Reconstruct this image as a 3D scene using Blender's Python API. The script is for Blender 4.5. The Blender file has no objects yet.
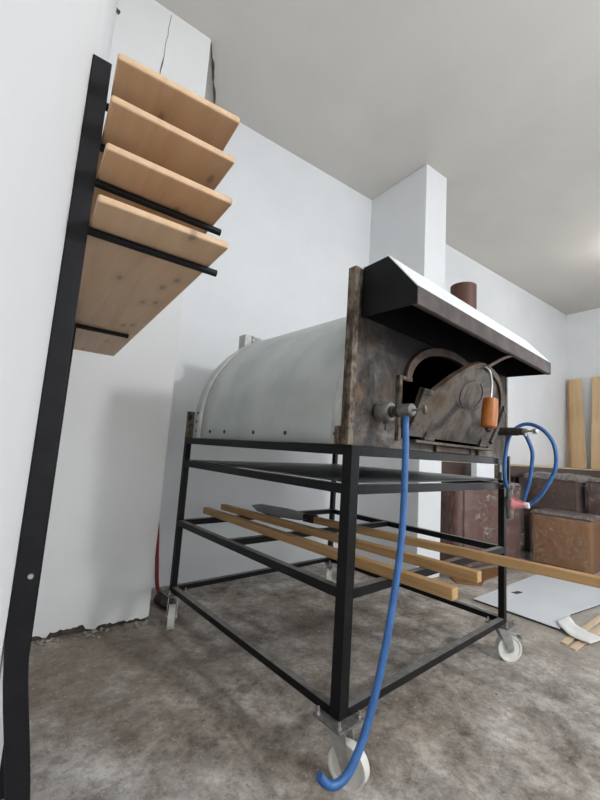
import bpy, bmesh, math, random
from mathutils import Vector, Matrix, noise
random.seed(7)
S = bpy.context.scene
COL = S.collection
PI = math.pi

# ------------------------------------------------------------------ materials
def new_mat(name):
    m = bpy.data.materials.new(name); m.use_nodes = True
    nt = m.node_tree; b = nt.nodes['Principled BSDF']
    return m, nt, b
def N(nt, t, **kw):
    n = nt.nodes.new(t)
    for k, v in kw.items(): setattr(n, k, v)
    return n
def ramp(nt, fac, stops):
    r = N(nt, 'ShaderNodeValToRGB'); e = r.color_ramp.elements
    while len(e) < len(stops): e.new(.5)
    for i, (p, c) in enumerate(stops):
        e[i].position = p; e[i].color = (*c, 1) if len(c) == 3 else c
    nt.links.new(fac, r.inputs[0]); return r
def coords(nt, scale=(1,1,1), loc=(0,0,0), rot=(0,0,0)):
    tc = N(nt, 'ShaderNodeTexCoord'); mp = N(nt, 'ShaderNodeMapping')
    mp.inputs['Scale'].default_value = scale; mp.inputs['Location'].default_value = loc; mp.inputs['Rotation'].default_value = rot
    nt.links.new(tc.outputs['Object'], mp.inputs[0]); return mp.outputs[0]
def noise_tex(nt, vec, scale, detail=6, rough=.6, dist=0):
    n = N(nt, 'ShaderNodeTexNoise'); n.inputs['Scale'].default_value = scale; n.inputs['Detail'].default_value = detail
    n.inputs['Roughness'].default_value = rough; n.inputs['Distortion'].default_value = dist
    nt.links.new(vec, n.inputs['Vector']); return n.outputs['Fac']
def mixc(nt, fac, a, b, mode='MIX'):
    x = N(nt, 'ShaderNodeMix', data_type='RGBA', blend_type=mode)
    for s, v in ((x.inputs[0], fac), (x.inputs[6], a), (x.inputs[7], b)):
        if hasattr(v, 'links') or isinstance(v, bpy.types.NodeSocket): nt.links.new(v, s)
        elif isinstance(v, (int, float)): s.default_value = v
        else: s.default_value = (*v, 1)
    return x.outputs[2]
def bump(nt, b, h, strength=.3, dist=.01):
    n = N(nt, 'ShaderNodeBump'); n.inputs['Strength'].default_value = strength; n.inputs['Distance'].default_value = dist
    nt.links.new(h, n.inputs['Height']); nt.links.new(n.outputs[0], b.inputs['Normal'])
def mat_noise(name, stops, scale=8, rough=.6, metal=0, bmp=.2, stretch=(1,1,1), detail=7, bdist=.005, spec=.5, dist=0):
    m, nt, b = new_mat(name); v = coords(nt, stretch)
    f = noise_tex(nt, v, scale, detail, .62, dist)
    nt.links.new(ramp(nt, f, stops).outputs[0], b.inputs['Base Color'])
    b.inputs['Roughness'].default_value = rough; b.inputs['Metallic'].default_value = metal
    b.inputs['Specular IOR Level'].default_value = spec
    if bmp: bump(nt, b, f, bmp, bdist)
    return m

def mat_wall(name, c=(.755,.766,.778)):
    m, nt, b = new_mat(name); v = coords(nt)
    f1 = noise_tex(nt, v, 1.3, 5, .6); f2 = noise_tex(nt, v, 60, 3, .5)
    d = tuple(x*.93 for x in c)
    nt.links.new(ramp(nt, f1, [(.35, d), (.65, c)]).outputs[0], b.inputs['Base Color'])
    b.inputs['Roughness'].default_value = .75; b.inputs['Specular IOR Level'].default_value = .25
    bump(nt, b, f2, .12, .002); return m
M = {}
M['wall'] = mat_wall('white_wall_paint')
M['plaster'] = mat_wall('grey_white_plaster', (.74,.74,.735))
M['ceiling'] = mat_wall('ceiling_paint', (.62,.595,.555))

def mat_floor():
    m, nt, b = new_mat('rough_concrete'); v = coords(nt)
    big = noise_tex(nt, v, 1.4, 8, .6, .3); mid = noise_tex(nt, v, 4.2, 10, .74, .25); fine = noise_tex(nt, v, 30, 9, .78)
    c1 = ramp(nt, mid, [(.34,(.095,.080,.066)), (.43,(.25,.224,.198)), (.53,(.40,.375,.345)), (.64,(.61,.588,.56))]).outputs[0]
    c2 = ramp(nt, fine, [(.33,(.30,.28,.26)), (.47,(.95,.94,.93)), (.66,(1.35,1.35,1.35))]).outputs[0]
    c = mixc(nt, .75, c1, c2, 'MULTIPLY')
    stain = ramp(nt, big, [(.38,(1,1,1)), (.60,(0,0,0))]).outputs[0]
    c = mixc(nt, 1, c, mixc(nt, stain, (1,1,1), (.80,.73,.66)), 'MULTIPLY')
    # brown earthy patch of dried dirt along the plaster pier, and a darker brown tint beneath the trolley
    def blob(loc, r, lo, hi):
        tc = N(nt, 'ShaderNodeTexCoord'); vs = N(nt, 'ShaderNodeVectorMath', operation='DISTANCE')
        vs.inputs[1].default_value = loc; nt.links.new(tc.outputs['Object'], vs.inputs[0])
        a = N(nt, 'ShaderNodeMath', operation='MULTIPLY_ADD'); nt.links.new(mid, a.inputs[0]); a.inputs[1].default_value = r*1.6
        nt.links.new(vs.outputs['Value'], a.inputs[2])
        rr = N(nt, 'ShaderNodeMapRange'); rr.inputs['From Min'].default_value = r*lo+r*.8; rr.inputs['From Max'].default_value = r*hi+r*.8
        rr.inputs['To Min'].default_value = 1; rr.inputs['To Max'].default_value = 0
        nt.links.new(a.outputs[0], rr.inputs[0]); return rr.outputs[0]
    c = mixc(nt, blob((-.35,1.05,0), .55, .4, 1.2), c, mixc(nt, .62, c, (.205,.165,.125)))
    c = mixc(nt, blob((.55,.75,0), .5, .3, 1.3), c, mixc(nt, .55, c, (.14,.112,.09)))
    # paler floor area to the right
    c = mixc(nt, blob((2.6,-.3,0), 1.3, .4, 1.1), c, mixc(nt, .55, c, (.50,.46,.42)))
    sp = noise_tex(nt, v, 75, 5, .75, .3); sp2 = noise_tex(nt, coords(nt, loc=(3,7,1)), 55, 4, .7)
    c = mixc(nt, ramp(nt, sp, [(.30,(.85,.85,.85)), (.40,(0,0,0))]).outputs[0], c, (.07,.062,.055))
    c = mixc(nt, ramp(nt, sp2, [(.60,(0,0,0)), (.70,(.7,.7,.7))]).outputs[0], c, (.62,.60,.57))
    nt.links.new(c, b.inputs['Base Color'])
    b.inputs['Roughness'].default_value = .7; b.inputs['Specular IOR Level'].default_value = .4
    ad = N(nt, 'ShaderNodeMath', operation='ADD'); nt.links.new(mid, ad.inputs[0]); nt.links.new(fine, ad.inputs[1])
    bump(nt, b, ad.outputs[0], .55, .012); return m
M['floor'] = mat_floor()

def mat_black_steel():
    m, nt, b = new_mat('black_painted_steel'); v = coords(nt)
    f = noise_tex(nt, v, 22, 6, .65)
    base = ramp(nt, f, [(.35,(.005,.005,.0055)), (.7,(.010,.010,.0105))]).outputs[0]
    # settled dust plus painted-in sky reflection on faces that look up
    g = N(nt, 'ShaderNodeNewGeometry'); sx = N(nt, 'ShaderNodeSeparateXYZ'); nt.links.new(g.outputs['True Normal'], sx.inputs[0])
    mr = N(nt, 'ShaderNodeMapRange'); mr.inputs['From Min'].default_value = .75; mr.inputs['From Max'].default_value = 1; mr.inputs['To Max'].default_value = .62
    nt.links.new(sx.outputs['Z'], mr.inputs[0])
    mm = N(nt, 'ShaderNodeMath', operation='MULTIPLY'); nt.links.new(mr.outputs[0], mm.inputs[0])
    nt.links.new(ramp(nt, f, [(.3,(.5,.5,.5)), (.6,(1,1,1))]).outputs[0], mm.inputs[1])
    nt.links.new(mixc(nt, mm.outputs[0], base, (.30,.29,.275)), b.inputs['Base Color'])
    b.inputs['Roughness'].default_value = .42; b.inputs['Specular IOR Level'].default_value = .18; bump(nt, b, f, .06, .002); return m
M['black'] = mat_black_steel()
M['blackrack'] = mat_noise('satin_black_tube', [(.3,(.006,.006,.0075)), (.7,(.011,.011,.0135))], 30, .5, 0, .05, spec=.2)
M['galv'] = mat_noise('galvanised_sheet', [(.3,(.36,.40,.395)), (.5,(.46,.49,.475)), (.72,(.55,.57,.545))], 3.2, .45, .3, .03, detail=9)
M['galv_strip'] = mat_noise('pale_sheet_strip', [(.3,(.50,.50,.48)), (.7,(.70,.69,.66))], 14, .5, .2, .1)
M['foil'] = mat_noise('crumpled_foil', [(.3,(.6,.6,.6)), (.7,(.85,.85,.85))], 20, .22, .95, .5)

def mat_oven_face():
    m, nt, b = new_mat('sooty_shaded_plate'); v = coords(nt); vs = coords(nt, (1,1,.45))
    f1 = noise_tex(nt, v, 5.5, 9, .70, .4); f2 = noise_tex(nt, vs, 17, 9, .72, .8); f3 = noise_tex(nt, v, 70, 5, .7)
    c = ramp(nt, f1, [(.36,(.014,.012,.011)), (.45,(.042,.037,.033)), (.54,(.10,.092,.084)), (.66,(.23,.22,.21))]).outputs[0]
    c = mixc(nt, ramp(nt, f2, [(.48,(0,0,0)), (.66,(1,1,1))]).outputs[0], c, (.13,.085,.055))
    c = mixc(nt, ramp(nt, f3, [(.55,(0,0,0)), (.75,(.7,.7,.7))]).outputs[0], c, (.05,.04,.035))
    # soot from the mouth plus the hood's shadow, painted in one gradient: dense above the mouth, thin lower down and at the left edge
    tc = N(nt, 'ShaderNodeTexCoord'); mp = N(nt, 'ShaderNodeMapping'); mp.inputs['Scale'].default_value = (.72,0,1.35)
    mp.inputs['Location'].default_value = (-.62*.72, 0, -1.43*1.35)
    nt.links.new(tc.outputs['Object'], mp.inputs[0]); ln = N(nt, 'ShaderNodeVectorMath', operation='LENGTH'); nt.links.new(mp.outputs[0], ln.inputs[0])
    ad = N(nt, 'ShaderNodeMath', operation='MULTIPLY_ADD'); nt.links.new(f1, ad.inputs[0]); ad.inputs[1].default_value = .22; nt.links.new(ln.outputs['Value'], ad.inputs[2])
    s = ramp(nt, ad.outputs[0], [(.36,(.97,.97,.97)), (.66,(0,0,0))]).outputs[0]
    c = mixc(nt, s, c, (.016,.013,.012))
    nt.links.new(c, b.inputs['Base Color']); b.inputs['Roughness'].default_value = .6; b.inputs['Metallic'].default_value = .1; b.inputs['Specular IOR Level'].default_value = .22
    bump(nt, b, f2, .3, .004); return m
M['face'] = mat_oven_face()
M['rust'] = mat_noise('rusty_edge', [(.36,(.018,.012,.009)), (.46,(.075,.05,.033)), (.56,(.19,.155,.115)), (.66,(.075,.042,.026))], 30, .7, .2, .5, (1,1,.5))
M['door'] = mat_noise('scorched_door_plate', [(.37,(.016,.013,.011)), (.46,(.058,.046,.036)), (.54,(.115,.096,.078)), (.64,(.085,.05,.028))], 9, .55, .35, .25, detail=9, dist=.6)
M['rim'] = mat_noise('rusty_arch_rim', [(.3,(.03,.018,.013)), (.55,(.095,.06,.045)), (.75,(.16,.11,.09))], 16, .6, .3, .3)
M['door_rim'] = mat_noise('rusty_door_rim', [(.36,(.035,.022,.015)), (.55,(.10,.068,.048)), (.7,(.15,.12,.095))], 16, .6, .3, .3)
M['hood_black'] = mat_noise('black_hood_paint', [(.3,(.006,.006,.0065)), (.62,(.010,.010,.0105)), (.8,(.02,.019,.019))], 9, .55, 0, .1, spec=.14)
M['hood_lip'] = mat_noise('heat_stained_hood_lip', [(.3,(.040,.028,.026)), (.5,(.075,.058,.055)), (.7,(.13,.105,.10))], 9, .5, .3, .15, (1,1,1))
M['hood_top'] = mat_noise('hood_sheet_painted_sheen', [(.3,(.70,.71,.72)), (.7,(.80,.81,.82))], 6, .45, .1, .04)  # bare sheet; ceiling and window reflection put into its pale base colour
M['flue'] = mat_noise('rusty_flue', [(.3,(.055,.022,.014)), (.55,(.12,.05,.032)), (.8,(.19,.095,.065))], 7, .6, .3, .15, (1,1,.4))
M['soot'] = mat_noise('soot', [(.3,(.003,.003,.003)), (.7,(.008,.0075,.007))], 10, .95, 0, .2, spec=.1)
M['cast'] = mat_noise('grey_cast_metal', [(.3,(.12,.115,.105)), (.55,(.22,.21,.195)), (.8,(.33,.32,.30))], 30, .5, .6, .3)
M['dark_cast'] = mat_noise('dark_fitting', [(.3,(.03,.027,.024)), (.7,(.08,.07,.06))], 30, .5, .5, .2)
M['brass'] = mat_noise('dull_brass', [(.3,(.15,.135,.10)), (.7,(.26,.24,.19))], 40, .5, .4, .1)
M['zinc'] = mat_noise('zinc_steel', [(.3,(.36,.36,.35)), (.7,(.55,.55,.54))], 30, .38, .8, .08)
M['nylon'] = mat_noise('white_nylon_wheel', [(.3,(.60,.59,.54)), (.7,(.74,.73,.68))], 12, .4, 0, .05)
M['blue'] = mat_noise('blue_rubber_hose', [(.3,(.020,.090,.27)), (.7,(.04,.145,.37))], 18, .42, 0, .04)
M['red'] = mat_noise('faded_red_valve', [(.3,(.45,.12,.13)), (.7,(.62,.22,.22))], 25, .45, 0, .1)
M['redrope'] = mat_noise('dark_red_cord', [(.3,(.16,.008,.012)), (.7,(.30,.02,.025))], 60, .7, 0, .3)
M['sheet'] = mat_noise('dull_steel_sheet', [(.3,(.10,.10,.105)), (.6,(.17,.17,.17)), (.8,(.24,.235,.23))], 5, .4, .5, .06)
M['blade'] = mat_noise('worn_peel_blade', [(.3,(.07,.065,.06)), (.6,(.13,.125,.12)), (.8,(.2,.18,.16))], 14, .5, .6, .1)
M['char'] = mat_noise('charred_wood', [(.3,(.012,.008,.006)), (.7,(.05,.03,.02))], 30, .8, 0, .3)
M['white_board'] = mat_noise('white_sheet', [(.3,(.60,.63,.66)), (.7,(.68,.705,.73))], 2.5, .55, 0, .03)
M['dark_edge'] = mat_noise('dark_core', [(.3,(.03,.026,.022)), (.7,(.07,.06,.05))], 30, .8)
M['paper'] = mat_noise('white_paper', [(.3,(.70,.70,.68)), (.7,(.80,.80,.78))], 10, .7, 0, .1)
M['carton'] = mat_noise('white_carton', [(.3,(.74,.76,.78)), (.7,(.82,.83,.85))], 8, .6)
M['brown1'] = mat_noise('dark_brown_upholstery', [(.3,(.095,.042,.031)), (.7,(.15,.072,.054))], 12, .5, 0, .15)
M['brown2'] = mat_noise('tan_brown_upholstery', [(.3,(.185,.080,.028)), (.7,(.25,.118,.045))], 9, .5, 0, .12)
M['brown3'] = mat_noise('chocolate_upholstery', [(.3,(.058,.028,.020)), (.7,(.10,.05,.036))], 9, .5, 0, .12)
M['table'] = mat_noise('dark_brown_board', [(.3,(.045,.025,.018)), (.7,(.085,.05,.038))], 6, .5, 0, .05, (.3,3,3))
M['tableedge'] = mat_noise('raw_table_edge', [(.3,(.42,.30,.17)), (.7,(.55,.42,.26))], 14, .6)
M['rubble'] = mat_noise('plaster_crumbs', [(.3,(.16,.13,.10)), (.6,(.34,.31,.28)), (.8,(.58,.56,.53))], 12, .85, 0, .4)
M['dirt'] = mat_noise('damp_dirt', [(.3,(.03,.024,.018)), (.7,(.10,.08,.055))], 18, .9, 0, .5)

def mat_wood(name, c_lo, c_mid, c_hi, knots=True, axis='Y', scale=1.0, rough=.5):
    m, nt, b = new_mat(name)
    st = {'Y': (14,.9,14), 'X': (.9,14,14), 'Z': (14,14,.9)}[axis]
    v = coords(nt, tuple(s*scale for s in st)); v2 = coords(nt)
    g = noise_tex(nt, v, 2.2, 8, .6, .5)
    big = noise_tex(nt, v2, 2.6*scale, 4, .5)
    c = ramp(nt, g, [(.28,c_lo), (.48,c_mid), (.72,c_hi)]).outputs[0]
    c = mixc(nt, 1, c, ramp(nt, big, [(.3,(.86,.83,.80)), (.7,(1.05,1.05,1.05))]).outputs[0], 'MULTIPLY')
    if knots:
        sk = {'Y': (13,5,0), 'X': (5,13,0), 'Z': (13,0,5)}[axis]
        vo = N(nt, 'ShaderNodeTexVoronoi', voronoi_dimensions='2D'); vo.inputs['Scale'].default_value = .9; vo.inputs['Randomness'].default_value = 1
        oi = N(nt, 'ShaderNodeObjectInfo'); tc = N(nt, 'ShaderNodeTexCoord'); ad = N(nt, 'ShaderNodeVectorMath', operation='ADD')
        mp = N(nt, 'ShaderNodeMapping'); mp.inputs['Scale'].default_value = sk
        ml = N(nt, 'ShaderNodeMath', operation='MULTIPLY'); ml.inputs[1].default_value = 37; nt.links.new(oi.outputs['Random'], ml.inputs[0])
        nt.links.new(tc.outputs['Object'], mp.inputs[0]); nt.links.new(mp.outputs[0], ad.inputs[0]); nt.links.new(ml.outputs[0], ad.inputs[1])
        nt.links.new(ad.outputs[0], vo.inputs['Vector'])
        k = ramp(nt, vo.outputs['Distance'], [(.035,(1,1,1)), (.085,(0,0,0))]).outputs[0]
        c = mixc(nt, k, c, tuple(x*.32 for x in c_lo))
        k2 = ramp(nt, vo.outputs['Distance'], [(.07,(.55,.55,.55)), (.24,(0,0,0))]).outputs[0]
        c = mixc(nt, k2, c, tuple(x*.72 for x in c_mid))
    nt.links.new(c, b.inputs['Base Color']); b.inputs['Roughness'].default_value = rough
    bump(nt, b, g, .06, .002); return m
M['pine'] = mat_wood('pale_pine', (.52,.33,.19), (.62,.42,.26), (.69,.49,.32))
M['pole'] = mat_wood('tan_batten', (.36,.20,.075), (.47,.28,.115), (.55,.35,.16), False)
M['plank'] = mat_wood('yellow_plank', (.54,.36,.19), (.66,.46,.26), (.72,.53,.32), False, 'Z', .6)
M['lath'] = mat_wood('reddish_lath', (.36,.19,.10), (.47,.27,.15), (.55,.34,.20), False, 'Z', .6)
M['stick'] = mat_wood('pale_stick', (.55,.40,.26), (.66,.50,.34), (.72,.57,.41), False, 'X')
M['handle'] = mat_wood('orange_wood_handle', (.22,.055,.008), (.34,.105,.014), (.43,.15,.03), False, 'Z', 1.5, .4)

def mat_plastic():
    m, nt, b = new_mat('clear_plastic_film'); v = coords(nt, (1,1,1), rot=(.4,.5,.6))
    v2 = coords(nt, (1.5,6,3.5), rot=(.5,.7,.3))
    f = noise_tex(nt, v2, 1.8, 1.6, .5, 1.6); f2 = noise_tex(nt, v, 11, 6, .65, 1.0)
    out = nt.nodes['Material Output']
    tr = N(nt, 'ShaderNodeBsdfTransparent')
    b.inputs['Base Color'].default_value = (.80,.78,.77,1); b.inputs['Roughness'].default_value = .16
    k = ramp(nt, f, [(.45,(.03,.03,.03)), (.488,(.07,.07,.07)), (.50,(.34,.34,.34)), (.512,(.08,.08,.08)), (.60,(.03,.03,.03)), (.655,(.08,.08,.08)), (.662,(.32,.32,.32)), (.67,(.06,.06,.06))]).outputs[0]
    mx = N(nt, 'ShaderNodeMixShader'); nt.links.new(k, mx.inputs[0]); nt.links.new(tr.outputs[0], mx.inputs[1]); nt.links.new(b.outputs[0], mx.inputs[2])
    nt.links.new(mx.outputs[0], out.inputs['Surface'])
    ad = N(nt, 'ShaderNodeMath', operation='ADD'); nt.links.new(f, ad.inputs[0]); nt.links.new(f2, ad.inputs[1])
    bump(nt, b, f2, .22, .015); return m
M['film'] = mat_plastic()
def mat_film_top():
    m, nt, b = new_mat('gathered_plastic_film'); v2 = coords(nt, (4,10,5), rot=(.3,.2,.6))
    f = noise_tex(nt, v2, 3.0, 9, .7, 1.5)
    nt.links.new(ramp(nt, f, [(.38,(.10,.08,.072)), (.55,(.19,.165,.155)), (.68,(.45,.43,.42))]).outputs[0], b.inputs['Base Color'])
    b.inputs['Roughness'].default_value = .3; b.inputs['Specular IOR Level'].default_value = .35; bump(nt, b, f, .6, .012); return m
M['filmtop'] = mat_film_top()
def mat_emit(name, c, s):
    m, nt, b = new_mat(name); b.inputs['Emission Color'].default_value = (*c,1); b.inputs['Emission Strength'].default_value = s; return m

# ------------------------------------------------------------------ mesh helpers
def box(bm, x0,x1,y0,y1,z0,z1, mx=None):
    vs = [bm.verts.new((x,y,z)) for z in (z0,z1) for y in (y0,y1) for x in (x0,x1)]
    if mx is not None:
        for v in vs: v.co = mx @ v.co
    for f in ((0,2,3,1),(4,5,7,6),(0,1,5,4),(2,6,7,3),(0,4,6,2),(1,3,7,5)): bm.faces.new([vs[i] for i in f])
    return vs
def frame_of(d):
    d = d.normalized(); a = Vector((0,0,1)) if abs(d.z) < .9 else Vector((1,0,0))
    u = d.cross(a).normalized(); return u, d.cross(u).normalized()
def tube(bm, pts, r, n=12, cap=True):
    pts = [Vector(p) for p in pts]; rs = r if isinstance(r, (list, tuple)) else [r]*len(pts)
    u, w = frame_of(pts[1]-pts[0]); rings = []
    for i, p in enumerate(pts):
        d = (pts[min(i+1,len(pts)-1)] - pts[max(i-1,0)]).normalized()
        u = (u - d*u.dot(d)).normalized(); w = d.cross(u)
        rings.append([bm.verts.new(p + (u*math.cos(2*PI*k/n) + w*math.sin(2*PI*k/n))*rs[i]) for k in range(n)])
    for a, b in zip(rings, rings[1:]):
        for k in range(n): bm.faces.new((a[k], a[(k+1)%n], b[(k+1)%n], b[k]))
    if cap:
        bm.faces.new(list(reversed(rings[0]))); bm.faces.new(rings[-1])
def lathe(bm, prof, origin, axis, n=28):
    # prof: (distance along axis, radius)
    o = Vector(origin); d = Vector(axis).normalized(); u, w = frame_of(d); rings = []
    for t, r in prof:
        rings.append([bm.verts.new(o + d*t + (u*math.cos(2*PI*k/n)+w*math.sin(2*PI*k/n))*max(r,1e-5)) for k in range(n)])
    for a, b in zip(rings, rings[1:]):
        for k in range(n): bm.faces.new((a[k], a[(k+1)%n], b[(k+1)%n], b[k]))
    bm.faces.new(list(reversed(rings[0]))); bm.faces.new(rings[-1])
def prism(bm, poly, vec):
    a = [bm.verts.new(p) for p in poly]; b = [bm.verts.new(Vector(p)+Vector(vec)) for p in poly]
    bm.faces.new(a); bm.faces.new(list(reversed(b)))
    for i in range(len(a)):
        j = (i+1) % len(a); bm.faces.new((a[j], a[i], b[i], b[j]))
def smooth_path(pts, n=8):
    P = [Vector(p) for p in pts]; out = []
    for i in range(len(P)-1):
        p0, p1, p2, p3 = P[max(i-1,0)], P[i], P[i+1], P[min(i+2,len(P)-1)]
        for k in range(n):
            t = k/n
            out.append(.5*((2*p1)+(p2-p0)*t+(2*p0-5*p1+4*p2-p3)*t*t+(3*p1-p0-3*p2+p3)*t**3))
    out.append(P[-1]); return out
def link(name, bm, mat, parent=None, bevel=0, smooth=False, seg=2):
    bmesh.ops.recalc_face_normals(bm, faces=bm.faces)
    me = bpy.data.meshes.new(name); bm.to_mesh(me); bm.free()
    o = bpy.data.objects.new(name, me); COL.objects.link(o)
    for x in (mat if isinstance(mat, list) else [mat]): me.materials.append(M[x] if isinstance(x, str) else x)
    if parent: o.parent = parent
    if smooth:
        for p in me.polygons: p.use_smooth = True
        md = o.modifiers.new('edge', 'EDGE_SPLIT'); md.split_angle = math.radians(38)
    if bevel:
        b = o.modifiers.new('bevel', 'BEVEL'); b.width = bevel; b.segments = seg; b.limit_method = 'ANGLE'; b.angle_limit = math.radians(40)
    return o
def B(*boxes):
    bm = bmesh.new()
    for b in boxes: box(bm, *b)
    return bm
def thing(name, label, cat, loc=(0,0,0), rotz=0, group=None):
    o = bpy.data.objects.new(name, None); COL.objects.link(o); o.location = loc; o.rotation_euler = (0,0,rotz); o.empty_display_size = .1
    return tag(o, label, cat, group)
def tag(o, label, cat, group=None, kind=None):
    o['label'] = label; o['category'] = cat
    if group: o['group'] = group
    if kind: o['kind'] = kind
    return o
def struct(name, bm, mat, **k):
    o = link(name, bm, mat, **k); o['kind'] = 'structure'; return o
def copy_tree(o, parent=None):
    c = o.copy(); COL.objects.link(c)
    if parent: c.parent = parent
    for ch in list(o.children): copy_tree(ch, c)
    return c

# ------------------------------------------------------------------ room
ZC = 3.53; XR = 6.45; YB = 1.765; YF = -3.4
def xw(y): return -.8335 + .07*(y+.2)          # the left wall runs slightly out of square
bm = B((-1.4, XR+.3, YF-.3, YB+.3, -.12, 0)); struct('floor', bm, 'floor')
bm = B((-1.4, XR+.3, YF-.3, YB+.3, ZC, ZC+.12)); struct('ceiling', bm, 'ceiling')
bm = B((-1.3, XR+.15, YB, YB+.15, 0, ZC)); struct('wall_back', bm, 'wall')
bm = bmesh.new(); prism(bm, [(xw(YF),YF,0), (xw(YB),YB,0), (xw(YB)-.15,YB,0), (xw(YF)-.15,YF,0)], (0,0,ZC)); struct('wall_left', bm, 'wall')
bm = B((XR, XR+.15, -.9, YB, 0, ZC), (XR, XR+.15, YF, -2.3, 0, ZC), (XR, XR+.15, -2.3, -.9, 2.3, ZC)); struct('wall_right', bm, 'wall')
bm = B((XR+.02,XR+.10,-.95,-.9,0,2.3),(XR+.02,XR+.10,-2.3,-2.25,0,2.3),(XR+.02,XR+.10,-2.25,-.95,2.25,2.3)); struct('door_1', bm, 'zinc')
# street side: shopfront opening behind the photographer
bm = B((-1.2, .4, YF-.15, YF, 0, ZC), (5.4, XR+.15, YF-.15, YF, 0, ZC), (.4, 5.4, YF-.15, YF, 2.75, ZC)); struct('wall_front', bm, 'wall')
bm = B((.4,.46,YF-.1,YF-.03,0,2.75), (5.34,5.4,YF-.1,YF-.03,0,2.75), (.46,5.34,YF-.1,YF-.03,2.69,2.75), (1.9,1.95,YF-.1,YF-.03,0,2.69), (3.6,3.65,YF-.1,YF-.03,0,2.69))
struct('window_1', bm, 'zinc')
bm = B((1.751, 2.045, 1.093, YB, 0, ZC)); struct('trim_1', bm, 'wall', bevel=.006)
# plaster pier left of the oven: ragged lower edge, splayed flank
bm = bmesh.new(); random.seed(3)
xl = xw(1.3); xs = [xl + (-.19-xl)*i/40 for i in range(41)]
low = []
for i, x in enumerate(xs):
    t = i/40; low.append((x, 1.3, .012 + .022*noise.noise((t*9,0,3)) + .012*random.random() + (.012 if .15 < t < .45 else 0)))
top = [(x, 1.3, ZC) for x in xs]
a = [bm.verts.new(p) for p in low]; b = [bm.verts.new(p) for p in top]
for i in range(40): bm.faces.new((a[i], a[i+1], b[i+1], b[i]))
c0 = bm.verts.new((-.175, YB, .01)); c1 = bm.verts.new((-.175, YB, ZC)); bm.faces.new((a[-1], c0, c1, b[-1]))
o = struct('trim_2', bm, 'plaster')
bm = bmesh.new(); prism(bm, [(xl,1.312,0), (-.205,1.312,0), (-.195,YB,0), (xl,YB,0)], (0,0,.12)); struct('trim_3', bm, 'dirt')
# cracked seam where the pier's flank meets the ceiling, and the vertical joint in its face
bm = bmesh.new(); random.seed(5); L = []
p0, p1 = Vector((-.186,1.31,ZC-.004)), Vector((.028,1.755,ZC-.004))
for i in range(15):
    t = i/14; p = p0.lerp(p1, t); w = .004 + .012*random.random()*(t > .15); q = Vector((-.9,.45,0)).normalized()*-1
    L.append((bm.verts.new(p + q*w), bm.verts.new(p - q*w*.3 - Vector((0,0,.03*random.random()+.004)))))
for s, e in zip(L, L[1:]): bm.faces.new((s[0], e[0], e[1], s[1]))
struct('trim_4', bm, 'dirt')
bm = bmesh.new(); random.seed(9); L = []
for i in range(13):
    z = ZC - .02 - i*.05; x = -.445 - .008*i/3 + .006*random.random()
    w = .0012 + (.004*random.random() if i in (6,7,8) else 0); L.append((bm.verts.new((x-w,1.2985,z)), bm.verts.new((x+w,1.2985,z))))
for s, e in zip(L, L[1:]): bm.faces.new((s[0], e[0], e[1], s[1]))
struct('trim_5', bm, 'dirt')

# crumbs of plaster along the foot of the pier
bm = bmesh.new(); random.seed(21)
for i in range(90):
    x = random.uniform(-.72, -.1); y = 1.3 - abs(random.gauss(0,.035)) - .004; r = random.uniform(.003,.012)*(1.6 if random.random() < .08 else 1)
    mx = Matrix.Translation((x,y,r*.5)) @ Matrix.Rotation(random.random()*6,4,'Z') @ Matrix.Diagonal((1,random.uniform(.5,1),random.uniform(.4,.8),1))
    bmesh.ops.create_icosphere(bm, subdivisions=1, radius=r, matrix=mx)
for v in bm.verts: v.co += Vector((noise.noise(v.co*90),noise.noise(v.co*90+Vector((5,0,0))),0))*.003; v.co.z = max(v.co.z, .0005)
tag(link('plaster_crumbs', bm, 'rubble'), 'crumbs of plaster and dirt along the foot of the white pier', 'rubble', kind='stuff')
bm = bmesh.new(); random.seed(22)
for i in range(260):
    x = random.uniform(-.8, 3.0); y = random.uniform(-.6, 1.1); r = random.uniform(.0015,.0045)
    mx = Matrix.Translation((x,y,r*.5)) @ Matrix.Rotation(random.random()*6,4,'Z') @ Matrix.Diagonal((1,random.uniform(.4,1),random.uniform(.4,.8),1))
    bmesh.ops.create_icosphere(bm, subdivisions=1, radius=r, matrix=mx)
for v in bm.verts: v.co.z = max(v.co.z, .0005)
tag(link('floor_grit', bm, 'rubble'), 'small grit and chips scattered over the concrete floor', 'grit', kind='stuff')

# rusty hook near the ceiling on the pier
bm = bmesh.new(); tube(bm, smooth_path([(-.765,1.30,3.40),(-.765,1.27,3.39),(-.758,1.257,3.32),(-.738,1.257,3.275),(-.715,1.265,3.27)],5), .011, 8)
tag(link('wall_hook', bm, 'rust', smooth=True), 'small rusty hook high on the white pier under the ceiling', 'hook')

# ------------------------------------------------------------------ trolley frame  (local axes: u along the oven front, v towards the wall)
RZ = .1038; H = .172; U = 1.2044; V = 1.2164; T = .80
st = thing('oven_stand', 'black square-tube steel trolley carrying the dome oven, on four white wheels', 'stand', (0,0,0), RZ)
W = .04; R_ = .03
for (u0, v0, u1, v1) in ((0,0,W,W),(U-.03,0,U,.03),(0,V-.03,.03,V),(U-.03,V-.03,U,V)):
    link('leg', B((u0,u1,v0,v1,H,H+T)), 'black', st, .002)
def ring(ztop, h=R_):
    z1 = H+ztop; z0 = z1-h
    for b in ((W,U-.03,0,R_-.001,z0,z1), (.03,U-.03,V-R_+.001,V,z0,z1), (0,R_-.001,W,V-.03,z0,z1), (U-R_+.001,U,.03,V-.03,z0,z1)):
        link('rail', B(b), 'black', st, .0015)
ring(T, .032); ring(.676); ring(.362); ring(.024, .026)
z = H+.362
link('rail', B((R_,U-R_,.70,.73,z-.03,z-.001)), 'black', st, .0015)
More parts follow.
